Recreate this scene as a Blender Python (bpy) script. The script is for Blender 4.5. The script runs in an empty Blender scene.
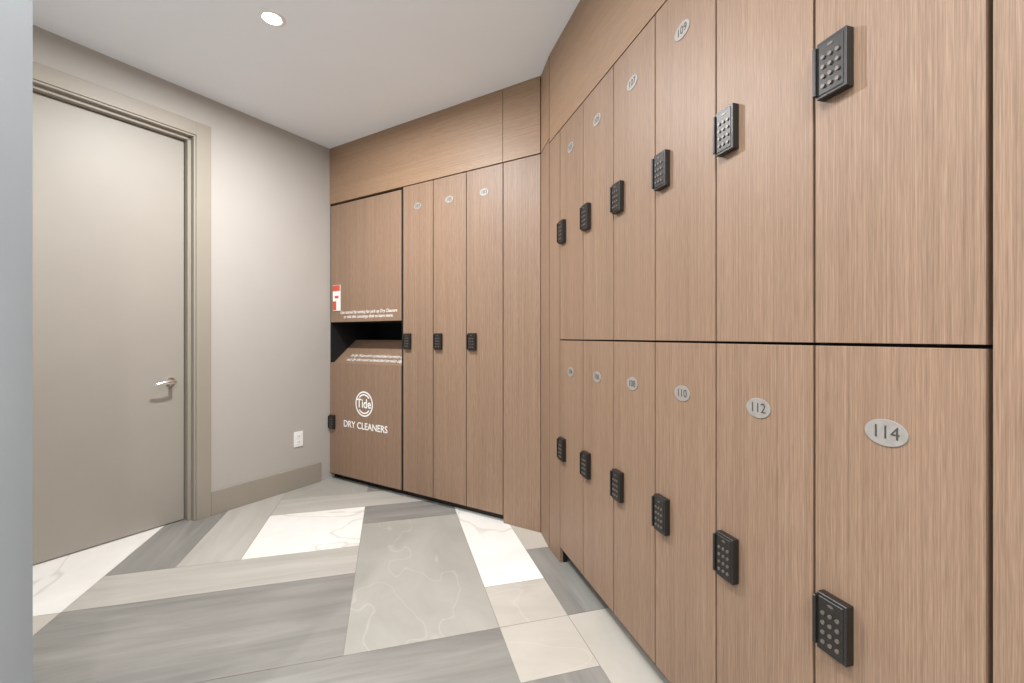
import bpy, bmesh, math, random
from mathutils import Vector, Matrix
random.seed(7)
scene = bpy.context.scene
scene.view_settings.view_transform = 'Standard'
scene.view_settings.look = 'None'
scene.view_settings.exposure = 0.0

def s2l(c):
    return tuple(((v/255)/12.92 if v/255 <= 0.04045 else ((v/255+0.055)/1.055)**2.4) for v in c) + (1.0,)

# ------------------------------------------------------------ materials
def new_mat(name):
    m = bpy.data.materials.new(name); m.use_nodes = True
    nt = m.node_tree; b = nt.nodes['Principled BSDF']
    return m, nt, b
def simple(name, rgb, rough=0.5, metal=0.0, noise=0.0, nscale=30, bump=0.0):
    m, nt, b = new_mat(name)
    b.inputs['Base Color'].default_value = s2l(rgb)
    b.inputs['Roughness'].default_value = rough
    b.inputs['Metallic'].default_value = metal
    tc = nt.nodes.new('ShaderNodeTexCoord')
    n = nt.nodes.new('ShaderNodeTexNoise'); n.inputs['Scale'].default_value = nscale
    n.inputs['Detail'].default_value = 3
    nt.links.new(tc.outputs['Object'], n.inputs['Vector'])
    if noise > 0:
        r = nt.nodes.new('ShaderNodeValToRGB')
        c0 = s2l([max(0, v*(1-noise)) for v in rgb]); c1 = s2l([min(255, v*(1+noise)) for v in rgb])
        r.color_ramp.elements[0].color = c0; r.color_ramp.elements[1].color = c1
        r.color_ramp.elements[0].position = 0.3; r.color_ramp.elements[1].position = 0.7
        nt.links.new(n.outputs['Fac'], r.inputs['Fac'])
        nt.links.new(r.outputs['Color'], b.inputs['Base Color'])
    return m

def wood(name, dark, mid, light, horizontal=False):
    m, nt, b = new_mat(name)
    tc = nt.nodes.new('ShaderNodeTexCoord'); oi = nt.nodes.new('ShaderNodeObjectInfo')
    mul = nt.nodes.new('ShaderNodeMath'); mul.operation = 'MULTIPLY'; mul.inputs[1].default_value = 37.0
    nt.links.new(oi.outputs['Random'], mul.inputs[0])
    add = nt.nodes.new('ShaderNodeVectorMath'); add.operation = 'ADD'
    nt.links.new(tc.outputs['Object'], add.inputs[0]); nt.links.new(mul.outputs[0], add.inputs[1])
    def lay(across, along, detail):
        mp = nt.nodes.new('ShaderNodeMapping')
        mp.inputs['Scale'].default_value = (along, across, across) if horizontal else (across, across, along)
        nt.links.new(add.outputs[0], mp.inputs['Vector'])
        n = nt.nodes.new('ShaderNodeTexNoise'); n.inputs['Scale'].default_value = 1.0
        n.inputs['Detail'].default_value = detail; n.inputs['Roughness'].default_value = 0.55
        nt.links.new(mp.outputs[0], n.inputs['Vector'])
        return n
    fine = lay(820, 16, 2); mid_ = lay(360, 1.4, 2); broad = lay(22, 0.35, 1)
    def mixf(f, a, c):
        mx = nt.nodes.new('ShaderNodeMix'); mx.data_type = 'FLOAT'; mx.inputs[0].default_value = f
        nt.links.new(a, mx.inputs[2]); nt.links.new(c, mx.inputs[3]); return mx.outputs[0]
    v = mixf(0.12, mixf(0.42, fine.outputs['Fac'], mid_.outputs['Fac']), broad.outputs['Fac'])
    r = nt.nodes.new('ShaderNodeValToRGB'); e = r.color_ramp.elements
    e[0].position = 0.30; e[0].color = s2l(dark); e[1].position = 0.70; e[1].color = s2l(light)
    x = e.new(0.5); x.color = s2l(mid)
    nt.links.new(v, r.inputs['Fac']); nt.links.new(r.outputs['Color'], b.inputs['Base Color'])
    b.inputs['Roughness'].default_value = 0.5
    return m

def tile_mat(name, c_dark, c_light, mode):
    m, nt, b = new_mat(name)
    uv = nt.nodes.new('ShaderNodeUVMap'); uv.uv_map = 'UVMap'
    L = nt.links.new
    sc = {'streak': (0.9, 7, 1), 'soft': (1.6, 2.6, 1), 'vein': (1.5, 1.5, 1)}[mode]
    mp = nt.nodes.new('ShaderNodeMapping'); mp.inputs['Scale'].default_value = sc
    L(uv.outputs[0], mp.inputs['Vector'])
    n = nt.nodes.new('ShaderNodeTexNoise'); n.inputs['Scale'].default_value = 1.6; n.inputs['Detail'].default_value = 6
    n.inputs['Roughness'].default_value = 0.6; n.inputs['Distortion'].default_value = 0.6
    L(mp.outputs[0], n.inputs['Vector'])
    r = nt.nodes.new('ShaderNodeValToRGB'); e = r.color_ramp.elements
    e[0].position = 0.3; e[0].color = s2l(c_dark); e[1].position = 0.7; e[1].color = s2l(c_light)
    L(n.outputs['Fac'], r.inputs['Fac'])
    out = r.outputs['Color']
    if mode in ('vein', 'soft'):
        mp2 = nt.nodes.new('ShaderNodeMapping'); mp2.inputs['Scale'].default_value = (0.8, 1.7, 1); mp2.inputs['Rotation'].default_value = (0, 0, 0.6)
        L(uv.outputs[0], mp2.inputs['Vector'])
        n2 = nt.nodes.new('ShaderNodeTexNoise'); n2.inputs['Scale'].default_value = 1.4; n2.inputs['Detail'].default_value = 3
        n2.inputs['Distortion'].default_value = 0.25
        L(mp2.outputs[0], n2.inputs['Vector'])
        sb = nt.nodes.new('ShaderNodeMath'); sb.operation = 'SUBTRACT'; sb.inputs[1].default_value = 0.5
        ab = nt.nodes.new('ShaderNodeMath'); ab.operation = 'ABSOLUTE'
        L(n2.outputs['Fac'], sb.inputs[0]); L(sb.outputs[0], ab.inputs[0])
        vr = nt.nodes.new('ShaderNodeValToRGB'); v = vr.color_ramp.elements
        k = 0.40 if mode == 'vein' else 0.18
        v[0].position = 0.0; v[0].color = (k, k, k, 1); v[1].position = 0.005 if mode == 'soft' else 0.014; v[1].color = (0, 0, 0, 1)
        L(ab.outputs[0], vr.inputs['Fac'])
        mx = nt.nodes.new('ShaderNodeMix'); mx.data_type = 'RGBA'
        L(vr.outputs['Color'], mx.inputs[0]); L(out, mx.inputs[6])
        mx.inputs[7].default_value = s2l((165, 160, 153)) if mode == 'vein' else s2l((222, 218, 210))
        out = mx.outputs[2]
    L(out, b.inputs['Base Color'])
    b.inputs['Roughness'].default_value = 0.40
    return m

M_wall = simple('greige_paint', (176, 171, 165), 0.75, noise=0.006, nscale=4)
M_wall2 = simple('cool_grey_paint', (172, 176, 179), 0.75, noise=0.006, nscale=4)
M_ceil = simple('ceiling_paint', (242, 247, 253), 0.85, noise=0.003, nscale=3)
M_door = simple('door_paint', (156, 150, 141), 0.5, noise=0.008, nscale=5)
M_trim = simple('trim_paint', (152, 145, 133), 0.5, noise=0.008, nscale=5)
M_wood = wood('wood_laminate', (112, 90, 72), (138, 112, 92), (160, 134, 112))
M_woodh_lit = wood('wood_laminate_horizontal_lit', (128, 101, 78), (150, 121, 96), (168, 141, 115), True)  # soffit copy: warmer, lighter tone from the light is put into its colour
M_black = simple('black_recess', (12, 11, 10), 0.8)
M_edge = simple('dark_edge', (30, 26, 23), 0.6)
M_key = simple('keypad_black', (30, 27, 25), 0.4, noise=0.05, nscale=200)
M_btn = simple('keypad_button', (108, 100, 94), 0.4, metal=0.3)
M_plate = simple('brushed_nickel', (156, 152, 147), 0.6, metal=0.35, noise=0.04, nscale=60)
M_num = simple('engraved_ink', (66, 60, 56), 0.6)
M_white = simple('white_print', (246, 245, 243), 0.5)
M_plastic = simple('white_plastic', (240, 240, 238), 0.35)
M_chrome = simple('satin_chrome', (225, 225, 225), 0.2, metal=1.0)
M_red = simple('red_print', (205, 84, 60), 0.5)
M_grout = simple('grout', (138, 134, 128), 0.9)
T_white = tile_mat('tile_white_marble', (222, 220, 215), (237, 235, 231), 'vein')
T_dark = tile_mat('tile_grey_streak', (118, 117, 113), (148, 146, 141), 'streak')
T_gray = tile_mat('tile_warm_grey', (154, 152, 145), (168, 165, 158), 'soft')
T_beige = tile_mat('tile_beige', (176, 171, 162), (190, 185, 176), 'soft')
T_light = tile_mat('tile_beige_streak', (166, 162, 155), (184, 180, 173), 'streak')
M_emit, nt, b = new_mat('lamp_lens')
b.inputs['Emission Color'].default_value = (1, 0.985, 0.96, 1); b.inputs['Emission Strength'].default_value = 60

# ------------------------------------------------------------ helpers
def link(o): bpy.context.collection.objects.link(o); return o
def empty(name, loc=(0, 0, 0), rz=0.0):
    e = bpy.data.objects.new(name, None); e.location = loc; e.rotation_euler = (0, 0, rz); e.empty_display_size = 0.1
    return link(e)
def mesh_from(name, bm, mats, loc=(0, 0, 0), rz=0, parent=None, bevel=0, smooth=False):
    me = bpy.data.meshes.new(name); bm.to_mesh(me); bm.free()
    for m in (mats if isinstance(mats, (list, tuple)) else [mats]): me.materials.append(m)
    o = bpy.data.objects.new(name, me); o.location = loc; o.rotation_euler = (0, 0, rz)
    if parent: o.parent = parent
    if smooth:
        for p in me.polygons: p.use_smooth = True
    if bevel > 0:
        md = o.modifiers.new('bevel', 'BEVEL'); md.width = bevel; md.segments = 2; md.limit_method = 'ANGLE'
    return link(o)
def add_box(bm, x0, x1, y0, y1, z0, z1, mi=0):
    vs = [bm.verts.new(p) for p in [(x0,y0,z0),(x1,y0,z0),(x1,y1,z0),(x0,y1,z0),(x0,y0,z1),(x1,y0,z1),(x1,y1,z1),(x0,y1,z1)]]
    for f in [(0,3,2,1),(4,5,6,7),(0,1,5,4),(1,2,6,5),(2,3,7,6),(3,0,4,7)]:
        fc = bm.faces.new([vs[i] for i in f]); fc.material_index = mi
def boxes(name, lst, mats, **k):
    bm = bmesh.new()
    for b_ in lst: add_box(bm, *b_)
    return mesh_from(name, bm, mats, **k)
def add_cyl_y(bm, cx, cz, y0, y1, rx, rz_, seg=24, mi=0):
    a = [bm.verts.new((cx+rx*math.cos(2*math.pi*i/seg), y0, cz+rz_*math.sin(2*math.pi*i/seg))) for i in range(seg)]
    c = [bm.verts.new((cx+rx*math.cos(2*math.pi*i/seg), y1, cz+rz_*math.sin(2*math.pi*i/seg))) for i in range(seg)]
    f = bm.faces.new(a); f.material_index = mi
    f = bm.faces.new(c[::-1]); f.material_index = mi
    for i in range(seg):
        f = bm.faces.new([a[i], c[i], c[(i+1) % seg], a[(i+1) % seg]]); f.material_index = mi
def text(name, body, x, y, z, size, mat, parent, align='CENTER', bold=0.0, sx=1.0, rx=math.pi/2, shear=0):
    cu = bpy.data.curves.new(name, 'FONT'); cu.body = body; cu.size = size; cu.align_x = align; cu.align_y = 'CENTER'
    cu.extrude = 0.0004; cu.offset = bold; cu.shear = shear
    cu.materials.append(mat)
    o = bpy.data.objects.new(name, cu); o.location = (x, y, z); o.rotation_euler = (rx, 0, 0); o.scale = (sx, 1, 1)
    o.parent = parent; return link(o)

# ------------------------------------------------------------ layout
H = 2.80
C = Vector((-1.549, 3.745)); bd = Vector((0.8546, -0.5193)); ld = Vector((0.5193, 0.8546))
ang_back = math.atan2(bd.y, bd.x); ang_left = math.atan2(ld.y, ld.x)
e1 = Vector((0.9636, 0.267)); e2 = Vector((-0.267, 0.9636))
DR = 0.87
Ro = DR*e1 + 2.185*e2
xr = -e2; ang_right = math.atan2(xr.y, xr.x)
Cl = (C.x, C.y, 0); Rl = (Ro.x, Ro.y, 0)

# ------------------------------------------------------------ floor
U = 0.303; A0 = -0.17; B0 = 1.765
tiles = [(0,0,2,4,2),(0,4,2,1,1),(2,1,1,4,0),(2,0,1,1,3),(3,0,1,2,1),(3,2,1,4,3),
         (2,-1,1,1,3),(2,-3,1,2,1),(3,-2,1,2,3),(-4,0,4,2,1),(-4,2,4,1,4),(-2,3,2,2,0),
         (-3,3,1,4,4),(-4,3,1,4,1),(-2,5,4,1,4),(-6,2,2,4,0),(-6,0,2,2,3),(-2,-1,4,1,1),(-6,-1,4,1,4)]
occ = set()
for t in tiles:
    for i in range(t[2]):
        for j in range(t[3]): occ.add((t[0]+i, t[1]+j))
sizes = [(1,4),(2,4),(4,2),(4,1),(2,2),(1,2),(2,1),(1,1)]
for j in range(-16, 9):
    for i in range(-13, 6):
        if (i, j) in occ: continue
        ss = sizes[:4]; random.shuffle(ss)
        for w, h in ss + sizes[4:]:
            cells = [(i+a, j+b2) for a in range(w) for b2 in range(h)]
            if all(c not in occ for c in cells):
                occ.update(cells); tiles.append((i, j, w, h, random.choice([0,1,1,2,3,4,4]))); break
bm = bmesh.new(); uvl = bm.loops.layers.uv.new('UVMap')
g = 0.0013
add_box(bm, A0-13.4*U, A0+9.6*U, B0-16.4*U, B0+12.4*U, -0.08, -0.0015, 5)
for (i, j, w, h, mi) in tiles:
    x0, x1, y0, y1 = A0+i*U+g, A0+(i+w)*U-g, B0+j*U+g, B0+(j+h)*U-g
    o1, o2 = random.uniform(0, 20), random.uniform(0, 20)
    n0 = len(bm.faces)
    add_box(bm, x0, x1, y0, y1, -0.001, 0.0, mi)
    bm.faces.ensure_lookup_table()
    for f in bm.faces[n0:]:
        for lp in f.loops:
            px, py = lp.vert.co.x-x0, lp.vert.co.y-y0
            lp[uvl].uv = (px+o1, py+o2) if w >= h else (py+o1, px+o2)
floor = mesh_from('floor', bm, [T_white, T_dark, T_gray, T_beige, T_light, M_grout], rz=math.atan2(e1.y, e1.x))

# ------------------------------------------------------------ room shell
boxes('ceiling', [(-4.2, 2.6, -3.4, 5.2, H, H+0.1)], M_ceil)
D0, D1, DT = -1.01, -1.97, 2.52
boxes('wall_left', [(D0, 0.75, 0, 0.14, 0, H), (D1, D0, 0, 0.14, DT, H), (-2.136, D1, 0, 0.14, 0, H)], M_wall, loc=Cl, rz=ang_left)
boxes('wall_back', [(-0.14, 3.0, 0.62, 0.74, 0, H)], M_wall, loc=Cl, rz=ang_back)
boxes('wall_entry', [(0.0, 1.963, -2.236, -2.136, 0, H), (1.863, 1.963, -6.3, -2.136, 0, H)], M_wall2, loc=Cl, rz=ang_back)
boxes('wall_right', [(-0.9, 5.2, 0.52, 0.64, 0, H), (2.34, 5.2, 0.0, 0.52, 0, H)], M_wall2, loc=Rl, rz=ang_right)
boxes('wall_rear', [(-3.4, 2.2, -2.8, -2.7, 0, H)], M_wall2)

# door casing / trim
cw = 0.088; jt = 0.032
boxes('trim_1', [
    (D0, D0+cw, -0.014, 0.0, 0, DT+cw), (D1-cw, D1, -0.014, 0.0, 0, DT+cw), (D1, D0, -0.014, 0.0, DT, DT+cw),
    (D0-0.012, D0, -0.006, 0.14, 0, DT), (D1, D1+0.012, -0.006, 0.14, 0, DT), (D1+0.012, D0-0.012, -0.006, 0.14, DT-0.012, DT),
    (D0-jt, D0-0.012, 0.03, 0.14, 0, DT-0.012), (D1+0.012, D1+jt, 0.03, 0.14, 0, DT-0.012), (D1+0.012, D0-0.012, 0.03, 0.14, DT-jt, DT-0.012)],
    M_trim, loc=Cl, rz=ang_left, bevel=0.0015)
dE = empty('door_1', Cl, ang_left)
SY = 0.072
boxes('door_slab', [(D1+jt+0.004, D0-jt-0.004, SY, SY+0.044, 0.006, DT-jt-0.004)], M_door, parent=dE, bevel=0.002)
boxes('door_dark_gap', [(D1-0.1, D0+0.1, 0.15, 0.16, 0, DT)], M_black, parent=dE)
bm = bmesh.new(); hx, hz = -1.122, 0.915
add_cyl_y(bm, hx, hz, SY-0.010, SY, 0.026, 0.026, 32)
add_cyl_y(bm, hx, hz, SY-0.060, SY-0.010, 0.010, 0.010, 20)
N = 12; rings = []
for k in range(N+1):
    t = k/N; cx = hx+0.012-t*0.115; cy = SY-0.060-0.006*math.sin(t*math.pi); cz = hz-0.010*t*t
    ry = 0.007*(1-0.25*t); rzz = 0.012*(1-0.3*t)
    if k in (0, N): ry *= 0.5; rzz *= 0.5
    rings.append([bm.verts.new((cx, cy+ry*math.cos(2*math.pi*q/12), cz+rzz*math.sin(2*math.pi*q/12))) for q in range(12)])
for a, c in zip(rings[:-1], rings[1:]):
    for q in range(12): bm.faces.new([a[q], a[(q+1) % 12], c[(q+1) % 12], c[q]])
bm.faces.new(rings[0]); bm.faces.new(rings[-1][::-1])
bmesh.ops.recalc_face_normals(bm, faces=bm.faces)
mesh_from('lever_handle', bm, M_chrome, parent=dE, bevel=0.0015)
bm = bmesh.new(); add_cyl_y(bm, hx, hz-0.055, SY-0.006, SY, 0.008, 0.008, 20)
mesh_from('lock_rose', bm, M_chrome, parent=dE)

# baseboards
boxes('baseboard_left', [(D0+cw+0.001, -0.094, -0.014, 0.0, 0, 0.16)], M_trim, loc=Cl, rz=ang_left, bevel=0.002)
boxes('baseboard_entry', [(1.963, 1.977, -6.2, -2.15, 0, 0.16)], M_trim, loc=Cl, rz=ang_back, bevel=0.002)

# wall outlet
oe = empty('wall_outlet', Cl, ang_left)
ox, oz = -0.290, 0.389
boxes('cover_plate', [(ox-0.038, ox+0.038, -0.007, 0, oz-0.06, oz+0.06)], M_plastic, parent=oe, bevel=0.003)
boxes('sockets', [(ox-0.017, ox+0.017, -0.009, -0.006, oz+0.008, oz+0.038), (ox-0.017, ox+0.017, -0.009, -0.006, oz-0.038, oz-0.008)], M_plastic, parent=oe, bevel=0.002)
boxes('slots', [(ox+dx-0.0015, ox+dx+0.0015, -0.0095, -0.0085, oz+dz-0.006, oz+dz+0.006) for dx in (-0.007, 0.007) for dz in (0.024, -0.022)], M_edge, parent=oe)

# ------------------------------------------------------------ locker parts
def keypad_mesh():
    bm = bmesh.new()
    add_box(bm, 0.004, 0.066, -0.020, -0.0006, -0.058, 0.058, 0)
    add_box(bm, -0.001, 0.006, -0.026, -0.0006, -0.050, 0.050, 0)
    add_box(bm, -0.004, 0.004, -0.016, -0.0006, 0.030, 0.048, 0)
    add_box(bm, -0.004, 0.004, -0.016, -0.0006, -0.048, -0.030, 0)
    add_box(bm, 0.010, 0.060, -0.0215, -0.0195, -0.052, 0.052, 0)
    bmesh.ops.bevel(bm, geom=[e for e in bm.edges], offset=0.0012, segments=1, affect='EDGES')
    for r in range(4):
        for c in range(3):
            add_cyl_y(bm, 0.020+c*0.0150, 0.022-r*0.0195, -0.0245, -0.021, 0.0040, 0.0040, 14, 1)
    add_cyl_y(bm, 0.035, 0.042, -0.0225, -0.021, 0.006, 0.0025, 14, 1)
    me = bpy.data.meshes.new('keypad'); bm.to_mesh(me); bm.free()
    me.materials.append(M_key); me.materials.append(M_btn); return me
KEY = keypad_mesh()
def keypad(parent, x, z, y=0.0):
    o = bpy.data.objects.new('keypad_lock', KEY); o.location = (x, y, z); o.parent = parent; return link(o)
def plate(parent, x, z, num):
    bm = bmesh.new(); add_cyl_y(bm, x, z, -0.0022, 0.0, 0.0365, 0.0245, 48)
    mesh_from('number_plate', bm, M_plate, parent=parent, bevel=0.0006)
    text('number_text', num, x, -0.0026, z, 0.034, M_num, parent, bold=-0.0002, sx=0.95)

ZB, ZS, ZT = 0.085, 1.185, 2.300
G = 0.0032
rb = empty('locker_bank', Rl, ang_right)
RE = [0, 0.2905, 0.581, 0.8705, 1.161, 1.4535, 1.737]
boxes('carcass', [(0.0, 1.745, 0.021, 0.50, ZB, ZT)], M_black, parent=rb)
boxes('toe_kick', [(0.0, 1.745, 0.065, 0.50, 0.0, ZB)], M_edge, parent=rb)
for n in range(6):
    x0, x1 = RE[n]+G, RE[n+1]-G
    boxes('locker_door', [(x0, x1, 0, 0.019, ZB, ZS-G)], M_wood, parent=rb, bevel=0.0008)
    boxes('locker_door', [(x0, x1, 0, 0.019, ZS+G, ZT-G)], M_wood, parent=rb, bevel=0.0008)
    keypad(rb, x0+0.015, 1.746); keypad(rb, x0+0.015, 0.618)
    plate(rb, (x0+x1)/2, 2.147, str(103+2*n)); plate(rb, (x0+x1)/2, 1.026, str(104+2*n))
boxes('filler_panel', [(-0.160, -0.003, 0, 0.019, 0, ZT-G)], M_wood, loc=Rl, rz=ang_right, bevel=0.0008)
boxes('filler_panel', [(1.737+0.005, 2.335, 0, 0.019, 0, ZT-G)], M_wood, loc=Rl, rz=ang_right, bevel=0.0008)
boxes('soffit_right', [(-0.160, 2.335, 0, 0.50, ZT+G, H)], M_woodh_lit, loc=Rl, rz=ang_right)
boxes('side_backing', [(-0.168, 0.0, 0.021, 0.04, 0, ZT)], M_black, parent=rb)
# back bank
ZTB = 2.325
edges = [0.856, 1.153, 1.449, 1.745]
bb = empty('locker_bank', Cl, ang_back)
boxes('carcass', [(0.856, 1.748, 0.021, 0.50, 0.05, ZTB)], M_black, parent=bb)
boxes('toe_kick', [(0.856, 1.748, 0.05, 0.50, 0.0, 0.05)], M_edge, parent=bb)
for n in range(3):
    x0, x1 = edges[n]+G, edges[n+1]-G
    boxes('locker_door', [(x0, x1, 0, 0.019, 0.05, ZTB-G)], M_wood, parent=bb, bevel=0.0008)
    keypad(bb, x0+0.018, 1.168); plate(bb, (x0+x1)/2, 2.160, str(107-2*n))
boxes('filler_panel', [(1.745+G, 2.016, 0, 0.019, 0, ZTB-G)], M_wood, loc=Cl, rz=ang_back, bevel=0.0008)
boxes('side_backing', [(1.748, 2.0, 0.022, 0.032, 0, ZTB)], M_black, parent=bb)
boxes('soffit_back', [(0, 1.745-0.002, -0.004, 0.5, ZTB+G, H), (1.745+0.002, 2.016, -0.004, 0.3, ZTB+G, H), (1.74, 1.75, 0.004, 0.3, ZTB+G, H)], M_woodh_lit, loc=Cl, rz=ang_back)
# angled strip between banks
P0 = C + 2.02*bd; P1 = Ro + (-0.168)*xr
sd = (P1-P0); Ls = sd.length; sa = math.atan2(sd.y, sd.x)
boxes('filler_panel', [(0.002, Ls-0.003, 0, 0.019, 0, ZTB-G)], M_wood, loc=(P0.x, P0.y, 0), rz=sa, bevel=0.0008)
boxes('soffit_corner', [(0.002, Ls-0.003, 0, 0.02, ZTB+G, H)], M_woodh_lit, loc=(P0.x, P0.y, 0), rz=sa)

# ------------------------------------------------------------ dry-cleaning drop box
db = empty('dry_cleaning_drop_box', Cl, ang_back)
TW = 0.852
zo0, zo1 = 0.985, 1.325
boxes('frame', [(0.0, 0.010, 0.004, 0.5, 0.05, ZTB), (TW-0.012, TW, 0.004, 0.5, 0.05, ZTB),
                (0.01, TW-0.012, 0.48, 0.5, 0.05, ZTB), (0.01, TW-0.012, 0.021, 0.48, zo1+0.0, zo1+0.02),
                (0.01, TW-0.012, 0.021, 0.48, 0.05, 0.07), (0.01, TW-0.012, 0.021, 0.48, ZTB-0.02, ZTB),
                (0.0, TW, 0.05, 0.5, 0.0, 0.05), (0.01, TW-0.012, 0.021, 0.48, zo0-0.03, zo0-0.012)], M_black, parent=db)
boxes('upper_panel', [(0.012, TW-0.014, 0, 0.019, zo1, ZTB-0.016)], M_wood, parent=db, bevel=0.0008)
boxes('lower_door', [(0.006, TW-0.012, -0.004, 0.019, 0.05, zo0)], M_wood, parent=db, bevel=0.0008)
bm = bmesh.new()
sy, sz = 0.24, 0.20
pts = [(0.0205, zo0-0.010), (0.0205+sy, zo0-0.010+sz), (0.0205+sy, zo0-0.030+sz), (0.0205, zo0-0.030)]
L_ = [bm.verts.new((0.011, p[0], p[1])) for p in pts]; R_ = [bm.verts.new((TW-0.013, p[0], p[1])) for p in pts]
bm.faces.new(L_); bm.faces.new(R_[::-1])
for i in range(4): bm.faces.new([L_[i], R_[i], R_[(i+1) % 4], L_[(i+1) % 4]])
bmesh.ops.recalc_face_normals(bm, faces=bm.faces)
mesh_from('chute_flap', bm, M_wood, parent=db)
slope = math.atan2(sz, sy)
text('chute_text', 'In by 9 am of a scheduled service day,\nout by the next scheduled service day.', 0.475, 0.079, zo0+0.043, 0.050, M_white, db, rx=slope, shear=0.2, sx=0.85)
text('panel_text', 'Get started by texting for pick up Dry Cleaners\nor visit the concierge desk to learn more.', 0.465, -0.0006, 1.385, 0.037, M_white, db, shear=0.2, sx=0.92)
keypad(db, 0.012, 0.485, -0.004)
bm = bmesh.new()
cx, cz, y0 = 0.432, 0.664, -0.0048
def ring(bm, r0, r1, a0=0, a1=2*math.pi, seg=48):
    k = []
    for i in range(seg+1):
        a = a0+(a1-a0)*i/seg
        k.append((bm.verts.new((cx+r0*math.cos(a), y0, cz+r0*math.sin(a))), bm.verts.new((cx+r1*math.cos(a), y0, cz+r1*math.sin(a)))))
    for p, q in zip(k[:-1], k[1:]): bm.faces.new([p[0], q[0], q[1], p[1]])
ring(bm, 0.090, 0.102)
for r0, r1, d in ((0.068, 0.080, 0.70),):
    ring(bm, r0, r1, d, math.pi-d); ring(bm, r0, r1, math.pi+d, 2*math.pi-d)
bmesh.ops.remove_doubles(bm, verts=bm.verts, dist=1e-5)
mesh_from('logo_ring', bm, M_white, parent=db)
text('logo_text', 'Tide', cx, y0-0.0015, cz, 0.100, M_white, db, bold=0.0018, sx=0.92)
text('name_text', 'DRY CLEANERS', cx+0.007, y0, 0.483, 0.076, M_white, db, bold=0.0010, sx=0.98)
lf = empty('leaflet', Cl, ang_back)
boxes('card', [(0.045, 0.140, -0.006, -0.001, 1.42, 1.635)], M_plastic, parent=lf, bevel=0.001)
boxes('printed_bands', [(0.047, 0.138, -0.0068, -0.006, 1.585, 1.633), (0.047, 0.09, -0.0068, -0.006, 1.425, 1.50), (0.07, 0.12, -0.0068, -0.006, 1.525, 1.545)], M_red, parent=lf)

# ------------------------------------------------------------ downlight in view, plus unseen fill lamps added
def add_downlight_or_fill(x, y, power, size=0.08):
    e = empty('downlight_or_fill', (x, y, H))
    bm = bmesh.new(); seg = 40; prof = [(0.040, -0.001), (0.044, -0.006), (0.058, -0.004), (0.062, 0.0)]
    rs = [[bm.verts.new((r*math.cos(2*math.pi*i/seg), r*math.sin(2*math.pi*i/seg), z)) for i in range(seg)] for r, z in prof]
    for a, c in zip(rs[:-1], rs[1:]):
        for i in range(seg): bm.faces.new([a[i], a[(i+1) % seg], c[(i+1) % seg], c[i]])
    mesh_from('trim_ring', bm, M_plastic, parent=e, smooth=True)
    bm = bmesh.new(); bmesh.ops.create_circle(bm, cap_ends=True, segments=40, radius=0.041, matrix=Matrix.Translation((0, 0, -0.002)))
    mesh_from('lens', bm, M_emit, parent=e)
    L = bpy.data.lights.new('lamp', 'AREA'); L.shape = 'DISK'; L.size = size; L.energy = power; L.color = (1.0, 0.99, 0.98)
    L.spread = math.radians(178)
    o = bpy.data.objects.new('lamp', L); o.location = (0, 0, -0.012); o.parent = e; link(o)
add_downlight_or_fill(-1.204, 2.207, 62)
add_downlight_or_fill(-0.45, 0.55, 30)  # this and the three below: unseen lamps, added to brighten the room
add_downlight_or_fill(-1.3, -0.7, 50)
add_downlight_or_fill(0.4, -0.9, 42)
add_downlight_or_fill(-0.6, -2.0, 50)

w = bpy.data.worlds.new('world'); scene.world = w; w.use_nodes = True
w.node_tree.nodes['Background'].inputs[0].default_value = (0.9, 0.93, 1, 1); w.node_tree.nodes['Background'].inputs[1].default_value = 0.5

# ------------------------------------------------------------ camera
cam = bpy.data.cameras.new('camera'); cam.sensor_width = 36; cam.lens = 440/1024*36; cam.shift_y = -4.5/1024
cam.clip_start = 0.02
co = bpy.data.objects.new('camera', cam); co.location = (0, 0, 1.2); co.rotation_euler = (math.pi/2, 0, 0); link(co)
scene.camera = co
